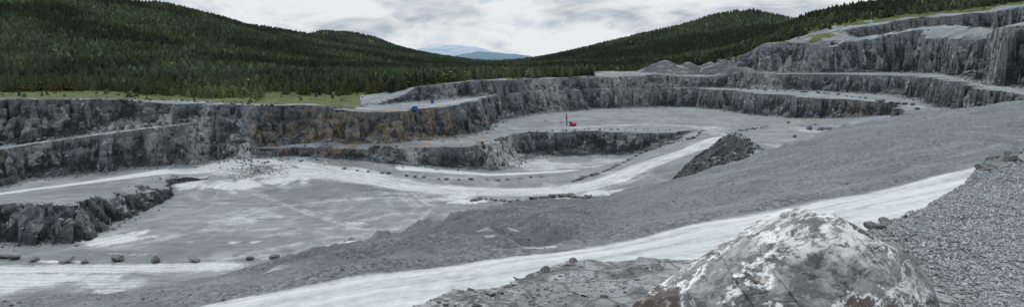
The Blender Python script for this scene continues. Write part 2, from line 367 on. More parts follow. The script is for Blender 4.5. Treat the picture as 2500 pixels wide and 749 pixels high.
# terrain material
gm,g=newmat("quarry_ground")
pos=g.n('ShaderNodeNewGeometry'); P=pos.outputs['Position']; nz=g.n('ShaderNodeSeparateXYZ',{0:pos.outputs['Normal']}).outputs[2]
A=g.n('ShaderNodeAttribute',attribute_name='maskA'); B=g.n('ShaderNodeAttribute',attribute_name='maskB'); Ca=g.n('ShaderNodeAttribute',attribute_name='maskC'); Cn=g.n('ShaderNodeSeparateXYZ',{0:Ca.outputs['Vector']})
As=g.n('ShaderNodeSeparateColor',{0:A.outputs['Color']}); Bs=g.n('ShaderNodeSeparateXYZ',{0:B.outputs['Vector']})
dustA,vegA,ochA,fgA=As.outputs[0],As.outputs[1],As.outputs[2],A.outputs['Alpha']
acr,alo,rkd=Bs.outputs[0],Bs.outputs[1],Bs.outputs[2]; cavA,lowA,blkA,palA=Cn.outputs[0],Cn.outputs[1],Cn.outputs[2],Ca.outputs['Alpha']
n_big=g.noise(P,.02,4,.6); n_mid=g.noise(P,.12,5,.65); n_sm=g.noise(P,.9,5,.7); n_fine=g.noise(P,7.0,4,.7)
streakP=g.scale(P,.03,.12,.1); n_st=g.noise(streakP,1.0,5,.6,1.5)
swirl=g.noise(g.scale(P,.05,.035,.05),1.0,6,.65,2.5)
track=g.n('ShaderNodeCombineXYZ',{0:g.m('MULTIPLY',acr,.75),1:g.m('MULTIPLY',alo,.04),2:0.0}).outputs[0]
n_tr=g.noise(track,1.0,6,.7,.4)
# pit floor
c=g.mix(g.ramp(n_mid,.3,.7),(.110,.122,.135),(.175,.191,.205))
c=g.mix(g.m('MULTIPLY',g.ramp(n_st,.42,.66),.55),c,(.248,.266,.282))
c=g.mix(g.m('MULTIPLY',g.ramp(swirl,.50,.66),.5),c,(.315,.336,.345))
c=g.mix(g.m('MULTIPLY',g.ramp(n_big,.5,.7),.5),c,(.087,.097,.108))
c=g.mix(g.m('MULTIPLY',g.ramp(n_sm,.5,.75),.3),c,(.215,.231,.245))
# embankment darker gravel, coarse speckle
vor=g.n('ShaderNodeTexVoronoi',{'Vector':P,'Scale':4.0}); spk=g.ramp(g.n('ShaderNodeSeparateColor',{0:vor.outputs['Color']}).outputs[0],.1,.95)
vor2=g.n('ShaderNodeTexVoronoi',{'Vector':P,'Scale':2.2}); spk2=g.ramp(g.n('ShaderNodeSeparateColor',{0:vor2.outputs['Color']}).outputs[1],.8,1.)
cf=g.mix(spk,(.072,.081,.092),(.155,.170,.186))
cf=g.mix(g.m('MULTIPLY',spk2,.35),cf,(.26,.278,.298))
cf=g.mix(g.m('MULTIPLY',g.ramp(n_mid,.5,.35),.35),cf,(.068,.076,.087))
cf=g.mix(g.m('MULTIPLY',g.ramp(n_st,.5,.68),.5),cf,(.21,.228,.246))
cf=g.mix(g.m('MULTIPLY',g.ramp(cavA,.0,-.3),.4),cf,(.055,.061,.07))  # hollow shade painted into the gravel colour
cf=g.mix(g.m('MULTIPLY',g.m('MULTIPLY',lowA,g.ramp(n_mid,.36,.56)),.62),cf,(.048,.054,.062))
c=g.mix(g.ramp(fgA,.2,.45),c,cf)
# platform: trodden rock
cp=g.mix(g.ramp(g.noise(P,2.2,6,.7),.35,.6),(.075,.078,.083),(.28,.29,.305))
cp=g.mix(g.ramp(g.noise(P,9,5,.7),.5,.7),cp,(.10,.103,.108))
cp=g.mix(g.m('MULTIPLY',g.ramp(g.noise(P,1.1,4,.6),.52,.62),.4),cp,(.09,.075,.069))
pe=g.n('ShaderNodeTexVoronoi',{'Vector':g.scale(P,2.2,3.4,2.2),'Scale':1.0},feature='DISTANCE_TO_EDGE').outputs['Distance']
cp=g.mix(g.m('MULTIPLY',g.ramp(pe,.06,.0),.6),cp,(.035,.033,.033))
c=g.mix(g.ramp(fgA,.6,.9),c,cp)
# dust
dn=g.m('ADD',g.m('MULTIPLY',g.m('SUBTRACT',n_tr,.5),.75),g.m('MULTIPLY',g.m('SUBTRACT',n_mid,.5),1.0))
dn=g.m('ADD',dn,g.m('MULTIPLY',g.m('SUBTRACT',n_sm,.5),.7))
dfac=g.ramp(g.m('ADD',dustA,dn),.22,1.0); dfac=g.m('MULTIPLY',dfac,g.ramp(dustA,.02,.4))
cd=g.mix(g.ramp(g.m('ADD',g.m('MULTIPLY',n_tr,.7),g.m('MULTIPLY',n_sm,.3)),.33,.66),(.29,.312,.325),(.52,.55,.56))
c=g.mix(dfac,c,cd)
# rock
rs=g.noise(g.scale(P,.38,.38,.26),1.0,7,.68,.9); rl=g.noise(g.scale(P,.10,.10,.08),1.0,5,.6,.8)
rvs=g.noise(g.scale(P,.4,.4,.06),1.0,4,.6,.5)
Pw=g.n('ShaderNodeVectorMath',{0:P,1:g.n('ShaderNodeVectorMath',{0:g.n('ShaderNodeTexNoise',{'Vector':P,'Scale':.25,'Detail':4.0}).outputs[1],3:5.0},operation='SCALE').outputs[0]},operation='ADD').outputs[0]
Pr=g.n('ShaderNodeMapping',{'Vector':Pw,'Rotation':(0,.7,.3),'Scale':(.15,.28,.45)}).outputs[0]
rv=g.n('ShaderNodeTexVoronoi',{'Vector':Pr,'Scale':1.0}); rvc=g.n('ShaderNodeSeparateColor',{0:rv.outputs['Color']}); rvf=rvc.outputs[0]
rve=g.n('ShaderNodeTexVoronoi',{'Vector':Pr,'Scale':1.0},feature='DISTANCE_TO_EDGE').outputs['Distance']
strata=g.noise(g.n('ShaderNodeMapping',{'Vector':P,'Rotation':(0,.55,0),'Scale':(.06,.18,.7)}).outputs[0],1.0,5,.6,.8)
rb=g.mix(g.ramp(rs,.38,.62),(.022,.027,.035),(.105,.12,.14))
rb=g.mix(g.m('MULTIPLY',g.ramp(rvf,.55,.9),.55),rb,(.165,.183,.205))
rb=g.mix(g.m('MULTIPLY',g.ramp(strata,.50,.40),.65),rb,(.020,.024,.031))
rb=g.mix(g.m('MULTIPLY',g.m('MULTIPLY',g.ramp(rl,.52,.58),g.ramp(rvc.outputs[1],.5,.6)),.85),rb,(.40,.41,.42))
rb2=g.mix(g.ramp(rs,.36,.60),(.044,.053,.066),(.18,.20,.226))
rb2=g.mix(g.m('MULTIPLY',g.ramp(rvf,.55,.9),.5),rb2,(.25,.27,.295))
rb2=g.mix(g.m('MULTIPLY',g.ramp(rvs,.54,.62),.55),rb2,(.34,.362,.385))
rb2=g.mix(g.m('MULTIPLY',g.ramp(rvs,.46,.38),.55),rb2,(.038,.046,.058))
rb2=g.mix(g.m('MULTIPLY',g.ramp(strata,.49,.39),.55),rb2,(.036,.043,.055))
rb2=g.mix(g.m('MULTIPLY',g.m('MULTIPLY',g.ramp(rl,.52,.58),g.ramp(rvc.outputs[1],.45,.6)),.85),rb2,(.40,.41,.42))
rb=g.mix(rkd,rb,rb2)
rb=g.mix(g.m('MULTIPLY',g.ramp(n_big,.50,.38),.4),rb,(.038,.046,.058))
rb=g.mix(g.m('MULTIPLY',g.ramp(blkA,.35,.8),.2),rb,(.28,.30,.325))
rb=g.mix(g.m('MULTIPLY',g.ramp(blkA,-.35,-.8),.25),rb,(.03,.036,.045))
rb=g.mix(g.m('MULTIPLY',g.ramp(rve,.08,.0),.65),rb,(.018,.022,.029))  # dark crack lines, crevice shade put into the rock colour
rb=g.mix(g.m('MULTIPLY',g.ramp(cavA,.0,-.6),.5),rb,(.026,.032,.04))  # occlusion darkening painted into the hollows
rb=g.mix(g.m('MULTIPLY',g.ramp(cavA,.1,.8),.28),rb,(.28,.30,.325))  # raised spots lightened in colour, counterpart of the painted hollow shade
# talus slopes: grey rubble
tl=g.mix(g.ramp(n_sm,.35,.65),(.055,.063,.074),(.18,.197,.217))
rb=g.mix(g.m('MULTIPLY',g.ramp(nz,.68,.80),.7),rb,tl)
rb=g.mix(g.m('MULTIPLY',lowA,.6),rb,g.mix(g.ramp(n_sm,.4,.65),(.025,.03,.037),(.10,.11,.123)))
of=g.m('MULTIPLY',ochA,g.ramp(g.m('ADD',g.m('MULTIPLY',rs,.45),g.m('MULTIPLY',rl,.55)),.45,.54))
ocol=g.mix(g.ramp(rs,.40,.62),(.085,.058,.03),(.30,.225,.115))
rb=g.mix(g.m('MULTIPLY',of,.82),rb,ocol)
pf=g.m('MULTIPLY',palA,g.ramp(g.m('ADD',g.m('MULTIPLY',rs,.6),g.m('MULTIPLY',rvc.outputs[2],.2)),.30,.40))
rb=g.mix(g.m('MULTIPLY',pf,.9),rb,g.mix(g.ramp(rs,.38,.58),(.30,.31,.325),(.58,.59,.59)))
steep=g.ramp(g.m('ADD',nz,g.m('MULTIPLY',g.m('SUBTRACT',n_sm,.5),.2)),.93,.84)
steep=g.m('MULTIPLY',steep,g.ramp(fgA,.45,.3))
c=g.mix(g.m('MULTIPLY',ochA,g.ramp(n_mid,.50,.62)),c,(.15,.11,.06))
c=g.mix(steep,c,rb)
c=g.mix(g.m('MULTIPLY',g.m('MULTIPLY',ochA,g.ramp(nz,.6,.8)),g.m('MULTIPLY',g.ramp(n_mid,.50,.60),.6)),c,(.15,.105,.055))
# vegetation
cv=g.mix(g.ramp(n_mid,.3,.7),(.030,.042,.014),(.09,.112,.030))
cv=g.mix(g.ramp(n_sm,.48,.7),cv,(.09,.082,.042))
c=g.mix(g.ramp(g.m('ADD',vegA,g.m('MULTIPLY',g.m('SUBTRACT',n_mid,.5),.9)),.4,.6),c,cv)
hgt=g.m('ADD',g.m('MULTIPLY',rs,g.m('MULTIPLY',steep,6.0)),g.m('ADD',g.m('MULTIPLY',n_sm,.3),g.m('MULTIPLY',n_fine,.05)))
hgt=g.m('ADD',hgt,g.m('MULTIPLY',rvf,g.m('MULTIPLY',steep,3.0)))
bm_=g.n('ShaderNodeBump',{'Height':hgt,'Strength':1.0,'Distance':.5})
g.out(c,.92,bm_.outputs[0],.2)

# ------------------------------------------------------------------ terrain meshes
dzr=np.abs(np.diff(Z,axis=0))[:,:-1]/np.diff(Ds)[:,None]
dzc=np.abs(np.diff(Z,axis=1))[:-1,:]/np.maximum(np.diff(X,axis=1)[:-1,:],1e-3)
sl=np.sqrt(dzr**2+dzc**2)
fk=np.zeros((NR-1,NC-1),np.int8)
Yc=Y[:-1,:-1]
fk[(sl>.9)&(Yc>200)&(Yc<820)&(~FGm[:-1,:-1])]=2
fk[FGm[:-1,:-1]]=3
fk[roadm[:-1,:-1]&(Yc<500)&(fk!=2)]=1
fk[(veg[:-1,:-1]>.5)&(Yc>480)]=4
fk[PLm[:-1,:-1]]=5
idx=np.arange(NR*NC,dtype=np.int32).reshape(NR,NC)
quads=np.stack([idx[:-1,:-1],idx[:-1,1:],idx[1:,1:],idx[1:,:-1]],-1)
VV=np.stack([X,Y,Z],-1).reshape(-1,3)
names={0:("ground","grey quarry floor of dusty crushed stone"),1:("haul_road","pale dusty haul road winding through the quarry"),2:("quarry_rock_face","blasted grey rock faces stepping down the quarry"),
 3:("gravel_embankment","dark grey crushed-stone embankment beside haul road"),4:("forested_hill","wooded hillsides around the quarry"),5:("trampled_rock_platform","stony viewing platform above the haul road")}
for k,(nm,lb) in names.items():
    q=quads[fk==k]
    if len(q)==0: continue
    used=np.unique(q); rem=np.zeros(NR*NC,np.int32); rem[used]=np.arange(len(used))
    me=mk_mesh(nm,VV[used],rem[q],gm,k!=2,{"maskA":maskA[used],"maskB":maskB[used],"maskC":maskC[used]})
    add_obj(nm,me,kind="structure",label=lb,category="terrain")
print("mesh",time.time()-T0)

# ------------------------------------------------------------------ rocks
def ico(sub):
    bm=bmesh.new(); bmesh.ops.create_icosphere(bm,subdivisions=sub,radius=1)
    V=np.array([v.co[:] for v in bm.verts]); Fc=np.array([[v.index for v in f.verts] for f in bm.faces]); bm.free(); return V,Fc
def planecut(V,planes,soft=0):
    n=np.array([p[:3] for p in planes],float); n/=np.linalg.norm(n,axis=1)[:,None]; d=np.array([p[3] for p in planes])
    dirs=V/np.linalg.norm(V,axis=1)[:,None]
    q=(dirs@n.T)/d[None]; q=np.maximum(q,1e-4)
    if soft: inv=(q**soft).sum(1)**(1/soft)
    else: inv=q.max(1)
    return dirs/inv[:,None]
def rock_template(sub,seed,flat=.8,np_=14):
    r=np.random.default_rng(seed); V,Fc=ico(sub)
    pl=[(*r.normal(size=3),r.uniform(.6,1.0)) for _ in range(np_)]+[(0,0,-1,.5),(0,0,1,.8),(1,0,0,1),(-1,0,0,1),(0,1,0,1),(0,-1,0,1)]
    V=planecut(V,pl); V=V*np.array([1,r.uniform(.7,1),flat*r.uniform(.7,1)])
    V+=r.normal(size=V.shape)*.02
    return V,Fc
rm,g=newmat("boulder_rock")
tc=g.n('ShaderNodeTexCoord').outputs['Object']; oi=g.n('ShaderNodeObjectInfo').outputs['Random']
nn=g.noise(tc,1.6,6,.7,.4); n2_=g.noise(tc,6,5,.7)
base=g.mix(oi,(.035,.039,.045),(.15,.157,.167))
c=g.mix(g.ramp(nn,.45,.75),base,(.26,.265,.27)); c=g.mix(g.ramp(n2_,.55,.75),c,(.05,.048,.05))
g.out(c,.85,g.n('ShaderNodeBump',{'Height':nn,'Strength':.6,'Distance':.2}).outputs[0])
rock_me=[]
for i in range(7):
    V,Fc=rock_template(3,100+i); rock_me.append(mk_mesh("boulder",V,Fc,rm))
nb=0
def boulder(p,s,label,group=None,me=None,name="boulder",sink=.3,k=1.35):
    global nb
    o=bpy.data.objects.new(name,me or random.choice(rock_me)); col.objects.link(o); s=s*k
    sx,sy,sz=s*random.uniform(.8,1.2)/2,s*random.uniform(.7,1.1)/2,s*random.uniform(.6,1.)/2
    o.scale=(sx,sy,sz); o.rotation_euler=(random.uniform(-.3,.3),random.uniform(-.3,.3),random.uniform(0,6.28))
    o.location=(p[0],p[1],p[2]+sz*sink*1.2); o["label"]=label; o["category"]="boulder"
    if group: o["group"]=group
    nb+=1; return o
for (px,py,s) in [(15,629,3.0),(38,632,2.6),(82,636,2.8),(158,641,3),(207,642,2),(285,636,3.4),(380,640,3.0),(477,638,2.6),(610,633,2.2),(668,631,2.4)]:
    h=hit(px,py)
    if h and h[1]>150: boulder(h,s,"grey blasted boulder lined up beside the pit floor track","boulders beside the pit floor track",k=1.45)
def rowb(pts,n,smin,smax,label,group,jit=3):
    L=[0]
    for a,b in zip(pts,pts[1:]): L.append(L[-1]+math.hypot(b[0]-a[0],b[1]-a[1]))
    for i in range(n):
        t=(i+random.uniform(-.3,.3))/max(n-1,1)*L[-1]
        px=np.interp(t,L,[p[0] for p in pts]); py=np.interp(t,L,[p[1] for p in pts])+random.uniform(-jit,jit)*.4
        h=hit(px,py)
        if h and 100<h[1]<850: boulder(h,random.uniform(smin,smax)*min(1,h[1]/300),label,group)
rowb([(1400,442),(1460,425),(1520,400),(1560,377),(1620,355),(1700,335),(1715,320)],38,1.3,2.8,"dark boulder on the edge of the ramp road","boulders edging the ramp road")
rowb([(1190,345),(1300,322),(1450,316),(1640,318)],26,1.0,1.8,"small dark boulder along the bench edge","boulders along the middle bench edge")
rowb([(0,351),(100,341),(300,312),(500,290)],28,1.0,2.0,"grey boulder along the narrow bench edge","boulders along the narrow bench")
rowb([(160,243),(300,246),(430,246),(600,256),(740,262)],40,1.0,2.4,"pale boulder on the quarry rim by the grass","boulders along the grassy rim")
rowb([(1320,222),(1500,212),(1700,212),(1900,222),(2050,232),(2160,250),(2230,258),(2240,268)],52,1.6,3.2,"dark boulder on the far bench edge","boulders edging the far bench")
rowb([(2080,178),(2250,177),(2340,182),(2370,190),(2390,205)],20,1.5,3,"dark boulder on the upper bench","boulders edging the upper bench")
rowb([(840,412),(950,425),(1080,438),(1230,440),(1330,430)],18,.9,2,"dark boulder beside the lower haul road","boulders beside the lower road")
rowb([(1300,486),(1340,482),(1380,480),(1440,484)],16,1.4,3.0,"dark angular boulder in a pile on the embankment","boulder pile on the embankment")
rowb([(1150,490),(1190,487),(1245,492)],9,1.2,2.2,"dark rock slab in a low pile","boulder pile on the embankment")
for (px,py,s) in [(1975,316,2.6),(2003,318,2.8),(2022,316,2.2),(1940,335,2),(1265,490,1.6),(345,728,.5),(2330,248,2),(1925,300,2),(1370,300,1.6),(1330,295,1.2),(655,395,1.6),(735,394,1.8)]:
    h=hit(px,py)
    if h: boulder(h,s*min(1,h[1]/300),"dark loose boulder lying on crushed stone")
for i in range(26):
    px=random.uniform(2400,2520); D=np.interp(px,[2400,2500],[11.0,13.2])+random.uniform(-.6,.4); x=(px-CXP)/F*D
    boulder((x,D,float(sampleZ(x,D))),random.uniform(.14,.40),"dark brown angular rock on the platform edge","dark rocks on the platform edge",sink=0)
for (px,py,D,s) in [(2130,552,7.7,.16),(2165,545,7.8,.15),(2110,562,7.5,.13),(2185,535,8.1,.12),(2148,550,7.6,.12),(1400,640,6.4,.08),(1330,655,6.2,.10)]:
    x=(px-CXP)/F*D; boulder((x,D,float(sampleZ(x,D))),s,"dark brown angular rock on the platform edge",sink=.1)

def scatter(name,temps,pos,size,colr,mat,flat=1.0,tilt=.5,label="",**kw):
    Vs=[];Fs=[];Cs=[];off=0
    ti=rng.integers(0,len(temps),len(pos))
    for k,(V,Fc) in enumerate(temps):
        m=np.nonzero(ti==k)[0]
        if len(m)==0: continue
        a=rng.uniform(0,6.28,len(m)); tx=rng.normal(0,tilt,len(m)); ty=rng.normal(0,tilt,len(m))
        ca,sa=np.cos(a),np.sin(a); cx,sx=np.cos(tx),np.sin(tx); cy,sy=np.cos(ty),np.sin(ty)
        v=V[None]*size[m][:,None,None]*np.array([1,1,flat])*rng.uniform(.75,1.25,(len(m),1,3))
        x,y,z=v[...,0],v[...,1],v[...,2]
        y,z=y*cx[:,None]-z*sx[:,None],y*sx[:,None]+z*cx[:,None]
        x,z=x*cy[:,None]+z*sy[:,None],-x*sy[:,None]+z*cy[:,None]
        x,y=x*ca[:,None]-y*sa[:,None],x*sa[:,None]+y*ca[:,None]
        v=np.stack([x,y,z],-1)+pos[m][:,None,:]
        Vs.append(v.reshape(-1,3)); Fs.append((Fc[None]+(np.arange(len(m))*len(V))[:,None,None]).reshape(-1,3)+off)
        Cs.append(np.repeat(colr[m],len(V),0)); off+=len(m)*len(V)
    me=mk_mesh(name,np.concatenate(Vs),np.concatenate(Fs),mat,False,{"tint":np.concatenate(Cs)})
    return add_obj(name,me,kind="stuff",label=label,category=kw.get('category','stones'))
sm,g=newmat("loose_stone")
ta=g.n('ShaderNodeAttribute',attribute_name='tint').outputs['Color']; P=g.n('ShaderNodeNewGeometry').outputs['Position']
n1_=g.noise(P,40,3,.6)
c=g.mix(g.m('MULTIPLY',g.ramp(n1_,.4,.7),.25),ta,(.4,.4,.42))
c=g.mix(g.m('MULTIPLY',g.ramp(g.n('ShaderNodeSeparateColor',{0:ta}).outputs[0],.09,.05),.8),c,ta)
g.out(c,.85)
small=[rock_template(1,300+i,.8,8) for i in range(8)]
N=90000
y=rng.uniform(3.6,16,N*3); x=rng.uniform(2,12,N*3)
k=(x>2.05+.24*y+rng.normal(0,.10,len(x)))&(x<y*.95+1.5)
x,y=x[k],y[k]; sp=sdf(PLAT,x.astype(f32),y.astype(f32)); k=sp<.7; x,y=x[k][:N],y[k][:N]
s=np.clip(rng.lognormal(-4.62,.30,len(x)),.007,.03)*(.9+.03*y)
zz=sampleZ(x,y)+s*.3+rng.uniform(0,.012,len(x))
gv=rng.uniform(.16,.42,len(x))[:,None]*np.array([[.93,1.0,1.08]])
scatter("gravel",small,np.stack([x,y,zz],-1),s,gv,sm,.8,.7,"loose blue-grey crushed gravel",category="gravel")
print('gravel',len(x))
N=8500
y=rng.uniform(3.2,8.2,N*3); x=rng.uniform(-1.6,4.6,N*3)
k=(x<2.25+.24*y)&(sdf(PLAT,x.astype(f32),y.astype(f32))<.25)&(fbm(x,y,.7,3,5)+rng.uniform(-.4,.4,len(x))>.0)
x,y=x[k][:N],y[k][:N]; s=np.clip(rng.lognormal(-4.4,.6,len(x)),.005,.06)
zz=sampleZ(x,y)+s*.06
t=rng.uniform(0,1,len(x))[:,None]; b=rng.uniform(.5,1.6,len(x))[:,None]
gv=((1-t)*np.array([[.05,.047,.048]])+t*np.array([[.17,.175,.184]]))*b
scatter("rock_rubble",small,np.stack([x,y,zz],-1),s,gv,sm,.3,.2,"flat dark shale chips and rubble",category="rubble")
def inb(px0,px1,D0,D1,n):
    D=rng.uniform(D0,D1,n); px=rng.uniform(px0,px1,n); return (px-CXP)/F*D,D
xs,ys,ss,tt=[],[],[],[]
x,y=inb(-100,2600,45,190,18000); m=(sdf(FGP,x.astype(f32),y.astype(f32))<6)&(np.abs(linedist(FGROAD,x.astype(f32),y.astype(f32))[0])>6)
m&=fbm(x,y,9,3,77)+rng.uniform(-.4,.4,len(x))>.0
xs.append(x[m]);ys.append(y[m]);ss.append(np.clip(rng.lognormal(-2.8,.5,m.sum()),.03,.35)); tt.append(rng.uniform(.05,.22,m.sum()))
x,y=inb(1600,2130,235,360,5000); s_=sdf(MESA,x.astype(f32),y.astype(f32)); m=(s_>-3)&(s_<22)
xs.append(x[m]);ys.append(y[m]);ss.append(np.clip(rng.lognormal(-1.1,.5,m.sum()),.12,1.0)); tt.append(rng.uniform(.02,.07,m.sum()))
for poly in (LOW[1:17],RIG[:18],B26[:14],BAS[1:9],U2[:10],L1[1:8]):
    for a,b in zip(poly,poly[1:]):
        L=math.hypot(b[0]-a[0],b[1]-a[1])
        n=int(L*2.2); t=rng.uniform(0,1,n)
        x=a[0]+(b[0]-a[0])*t+rng.normal(0,3,n); y=a[1]+(b[1]-a[1])*t+rng.normal(0,3,n); m=y>200
        xs.append(x[m]);ys.append(y[m]);ss.append(np.clip(rng.lognormal(-1.0,.5,m.sum()),.15,1.1)); tt.append(rng.uniform(.05,.2,m.sum()))
x=np.concatenate(xs);y=np.concatenate(ys);s=np.concatenate(ss)
gv=np.concatenate(tt)[:,None]*np.array([[.94,1.0,1.08]])
scatter("loose_stones",small,np.stack([x,y,sampleZ(x,y)+s*.2],-1),s,gv,sm,.8,.4,"loose blasted stones and talus below the faces")
print("rocks",nb,time.time()-T0)

# ------------------------------------------------------------------ the big veined boulder
cx,cy,cz=(1984-CXP)/F*4.2,4.2,-(790-HY)/F*4.2
V,Fc=ico(7); k_=4.2/F
# faces of the block, measured from its middle
pl=[(-.545,-.05,.838,213),(-.36,.15,.93,234),(-.06,.05,.998,250),(.22,-.05,.97,258),(.56,-.05,.83,268),(.84,.1,.54,288),(.92,-.1,.30,306),(-.50,-.80,.42,270),(.1,-.92,.38,240),(.62,-.7,.35,272),(-.9,-.2,.0,420),
 (0,1,0,280),(-.4,.8,.4,290),(.5,.8,.3,290),(0,0,-1,180),(-.1,-.97,-.1,290),(-.36,-.58,.73,212),(.34,-.50,.80,238),(.3,-.82,.48,236),(-.62,-.52,.58,260),(.70,-.42,.57,266),(-.05,-.75,.66,222)]
pl=[(a,b,c_,d*k_) for a,b,c_,d in pl]
rr=np.random.default_rng(21); chips=[]
for i in range(130):
    u=rr.normal(size=3); u/=np.linalg.norm(u)
    if u[2]<-.3 or u[2]>.93 or u[0]<-.8 or u[1]>.15: continue
    r0=float(np.linalg.norm(planecut(u[None],pl)[0])); n_=u+rr.normal(size=3)*.16; n_/=np.linalg.norm(n_)
    chips.append((*n_,r0*float(n_@u)*rr.uniform(.97,.998)))
V=planecut(V,pl+chips,0)
def n3(Vv,sc,seed): return (fbm(Vv[:,0]+Vv[:,2]*.7,Vv[:,1]-Vv[:,2]*.5,sc,4,seed)+fbm(Vv[:,2]+5,Vv[:,0]*.8-Vv[:,1]*.6,sc,4,seed+9))*.5
dirs=V/np.linalg.norm(V,axis=1)[:,None]
ck=cell(V[:,0]*1.0+V[:,2]*.6,V[:,2]*1.2-V[:,1]*.7,.16,12)
disp=ck*.014+n3(V,.42,1)*.015+n3(V,.06,60)*.008+n3(V,.02,70)*.004+.01
V=V+dirs*disp[:,None]
bmn,g=newmat("veined_rock")
tc=g.n('ShaderNodeTexCoord').outputs['Object']
w=g.n('ShaderNodeVectorMath',{0:tc,1:g.n('ShaderNodeVectorMath',{0:g.n('ShaderNodeTexNoise',{'Vector':tc,'Scale':3.5,'Detail':6.0}).outputs[1],3:.16},operation='SCALE').outputs[0]},operation='ADD').outputs[0]
so_=g.n('ShaderNodeSeparateXYZ',{0:tc}); sxx=so_.outputs[0]; szz=so_.outputs[2]
a1=g.noise(w,2.6,8,.7,.1); a2=g.noise(g.scale(w,1,1,1.5),6.5,8,.78,.1); a3=g.noise(tc,22,6,.75); a4=g.noise(w,1.7,5,.6); a5=g.noise(g.n('ShaderNodeMapping',{'Vector':w,'Rotation':(.3,.9,.2),'Scale':(1.2,1,3.2)}).outputs[0],2.0,7,.7,.1)
fv=g.n('ShaderNodeTexVoronoi',{'Vector':g.n('ShaderNodeMapping',{'Vector':w,'Rotation':(.2,.6,.1),'Scale':(3.2,3.2,5.2)}).outputs[0],'Scale':1.0}); fvc=g.n('ShaderNodeSeparateColor',{0:fv.outputs['Color']}).outputs[0]
c=g.mix(g.ramp(a2,.36,.62),(.085,.093,.097),(.28,.298,.302))
c=g.mix(g.m('MULTIPLY',g.ramp(fvc,.6,.9),.5),c,(.33,.35,.355))
c=g.mix(g.m('MULTIPLY',g.ramp(a3,.47,.62),.45),c,(.07,.077,.082))
c=g.mix(g.m('MULTIPLY',g.ramp(a5,.46,.40),.85),c,(.032,.033,.035))
brn=g.m('ADD',g.m('ADD',g.m('MULTIPLY',a1,.5),g.m('MULTIPLY',a4,.5)),g.m('MULTIPLY',sxx,-.05))
br=g.ramp(brn,.525,.55)
c=g.mix(g.m('MULTIPLY',br,.85),c,g.mix(g.ramp(a3,.4,.6),(.032,.023,.02),(.11,.07,.05)))
br2=g.ramp(a2,.54,.60); c=g.mix(g.m('MULTIPLY',g.m('MULTIPLY',br2,br),.75),c,(.45,.42,.39))
edge_=g.m('MULTIPLY',g.ramp(brn,.497,.515),g.ramp(brn,.54,.525))
c=g.mix(g.m('MULTIPLY',edge_,g.m('MULTIPLY',g.ramp(a2,.42,.54),.9)),c,(.82,.82,.81))
vein2=g.ramp(g.m('ABSOLUTE',g.m('SUBTRACT',a5,.56)),.016,.004)
c=g.mix(g.m('MULTIPLY',vein2,g.m('MULTIPLY',g.ramp(a4,.46,.54),.8)),c,(.80,.81,.80))
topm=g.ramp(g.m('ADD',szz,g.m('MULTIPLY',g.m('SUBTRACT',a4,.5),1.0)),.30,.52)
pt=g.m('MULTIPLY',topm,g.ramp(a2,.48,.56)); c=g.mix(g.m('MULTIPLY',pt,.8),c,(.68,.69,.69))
cr=g.ramp(g.m('ABSOLUTE',g.m('SUBTRACT',a2,.46)),.018,.0); c=g.mix(g.m('MULTIPLY',cr,.85),c,(.018,.017,.017))
g.out(c,.55,g.n('ShaderNodeBump',{'Height':g.m('ADD',a2,g.m('MULTIPLY',a3,.4)),'Strength':.7,'Distance':.04}).outputs[0],.4)
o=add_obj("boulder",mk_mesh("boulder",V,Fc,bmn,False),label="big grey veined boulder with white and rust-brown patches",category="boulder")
o.location=(cx,cy,cz)

# ------------------------------------------------------------------ trees
def spruce(tiers,sp,seed,w=.19):
    r=np.random.default_rng(seed); V=[];Fc=[];S=[]
    for t in range(tiers):
        f=t/tiers; rad=w*(1-f)**.7*r.uniform(.85,1.15)+.014; z0=.08+.86*f-.02; z1=min(1.0,z0+1.5/tiers+.05)
        a=len(V); V.append((0,0,z1)); S.append(.9)
        for i in range(sp*2):
            an=(i+t*.5+r.uniform(-.2,.2))*math.pi/sp; rr=rad*(r.uniform(.85,1.2) if i%2==0 else r.uniform(.4,.6))
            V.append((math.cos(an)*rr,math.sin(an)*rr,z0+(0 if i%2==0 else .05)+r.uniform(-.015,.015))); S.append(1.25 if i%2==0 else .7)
        for i in range(sp*2): Fc.append((a,a+1+i,a+1+(i+1)%(sp*2)))
    return np.array(V),np.array(Fc),np.array(S)
def leafy(n,seed):
    r=np.random.default_rng(seed); V=[];Fc=[];S=[]
    for i in range(n):
        d=r.normal(size=3); d/=np.linalg.norm(d); p=d*np.array([.22,.22,.36])*r.uniform(.45,1)+np.array([0,0,.6]); s=.14*r.uniform(.6,1.3)
        a=len(V); b=r.uniform(.75,1.3)
        for j in range(5):
            q=r.normal(size=3); q/=np.linalg.norm(q); V.append(p+q*s*.75); S.append(b)
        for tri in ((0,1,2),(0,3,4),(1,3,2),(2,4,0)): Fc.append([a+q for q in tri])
    return np.array(V),np.array(Fc),np.array(S)
fm,g=newmat("foliage")
ta=g.n('ShaderNodeAttribute',attribute_name='tint').outputs['Color']
oi=g.n('ShaderNodeObjectInfo').outputs['Random']; P=g.n('ShaderNodeNewGeometry').outputs['Position']
c=g.mix(g.m('MULTIPLY',g.ramp(g.noise(P,.9,3,.6),.35,.7),.35),ta,(.02,.028,.016))
c=g.n('ShaderNodeHueSaturation',{'Color':c,'Value':g.m('MULTIPLY_ADD',oi,.7,.65)}).outputs[0]
g.out(c,.8,None,.15)
bk,g=newmat("bark"); P=g.n('ShaderNodeNewGeometry').outputs['Position']
g.out(g.mix(g.noise(P,3),(.05,.04,.03),(.14,.12,.10)),.9)
slope=np.where(Y>20,Z/np.maximum(Y,1),-9); M=np.maximum.accumulate(slope,0)
def visible(x,y,top):
    r=np.clip(np.searchsorted(Ds,y)-4,0,NR-1); c0=np.clip(np.round(np.interp(x/(y+AP),us,np.arange(NC))).astype(int),0,NC-1)
    return top/y>M[r,c0]
xs,ys=[],[]
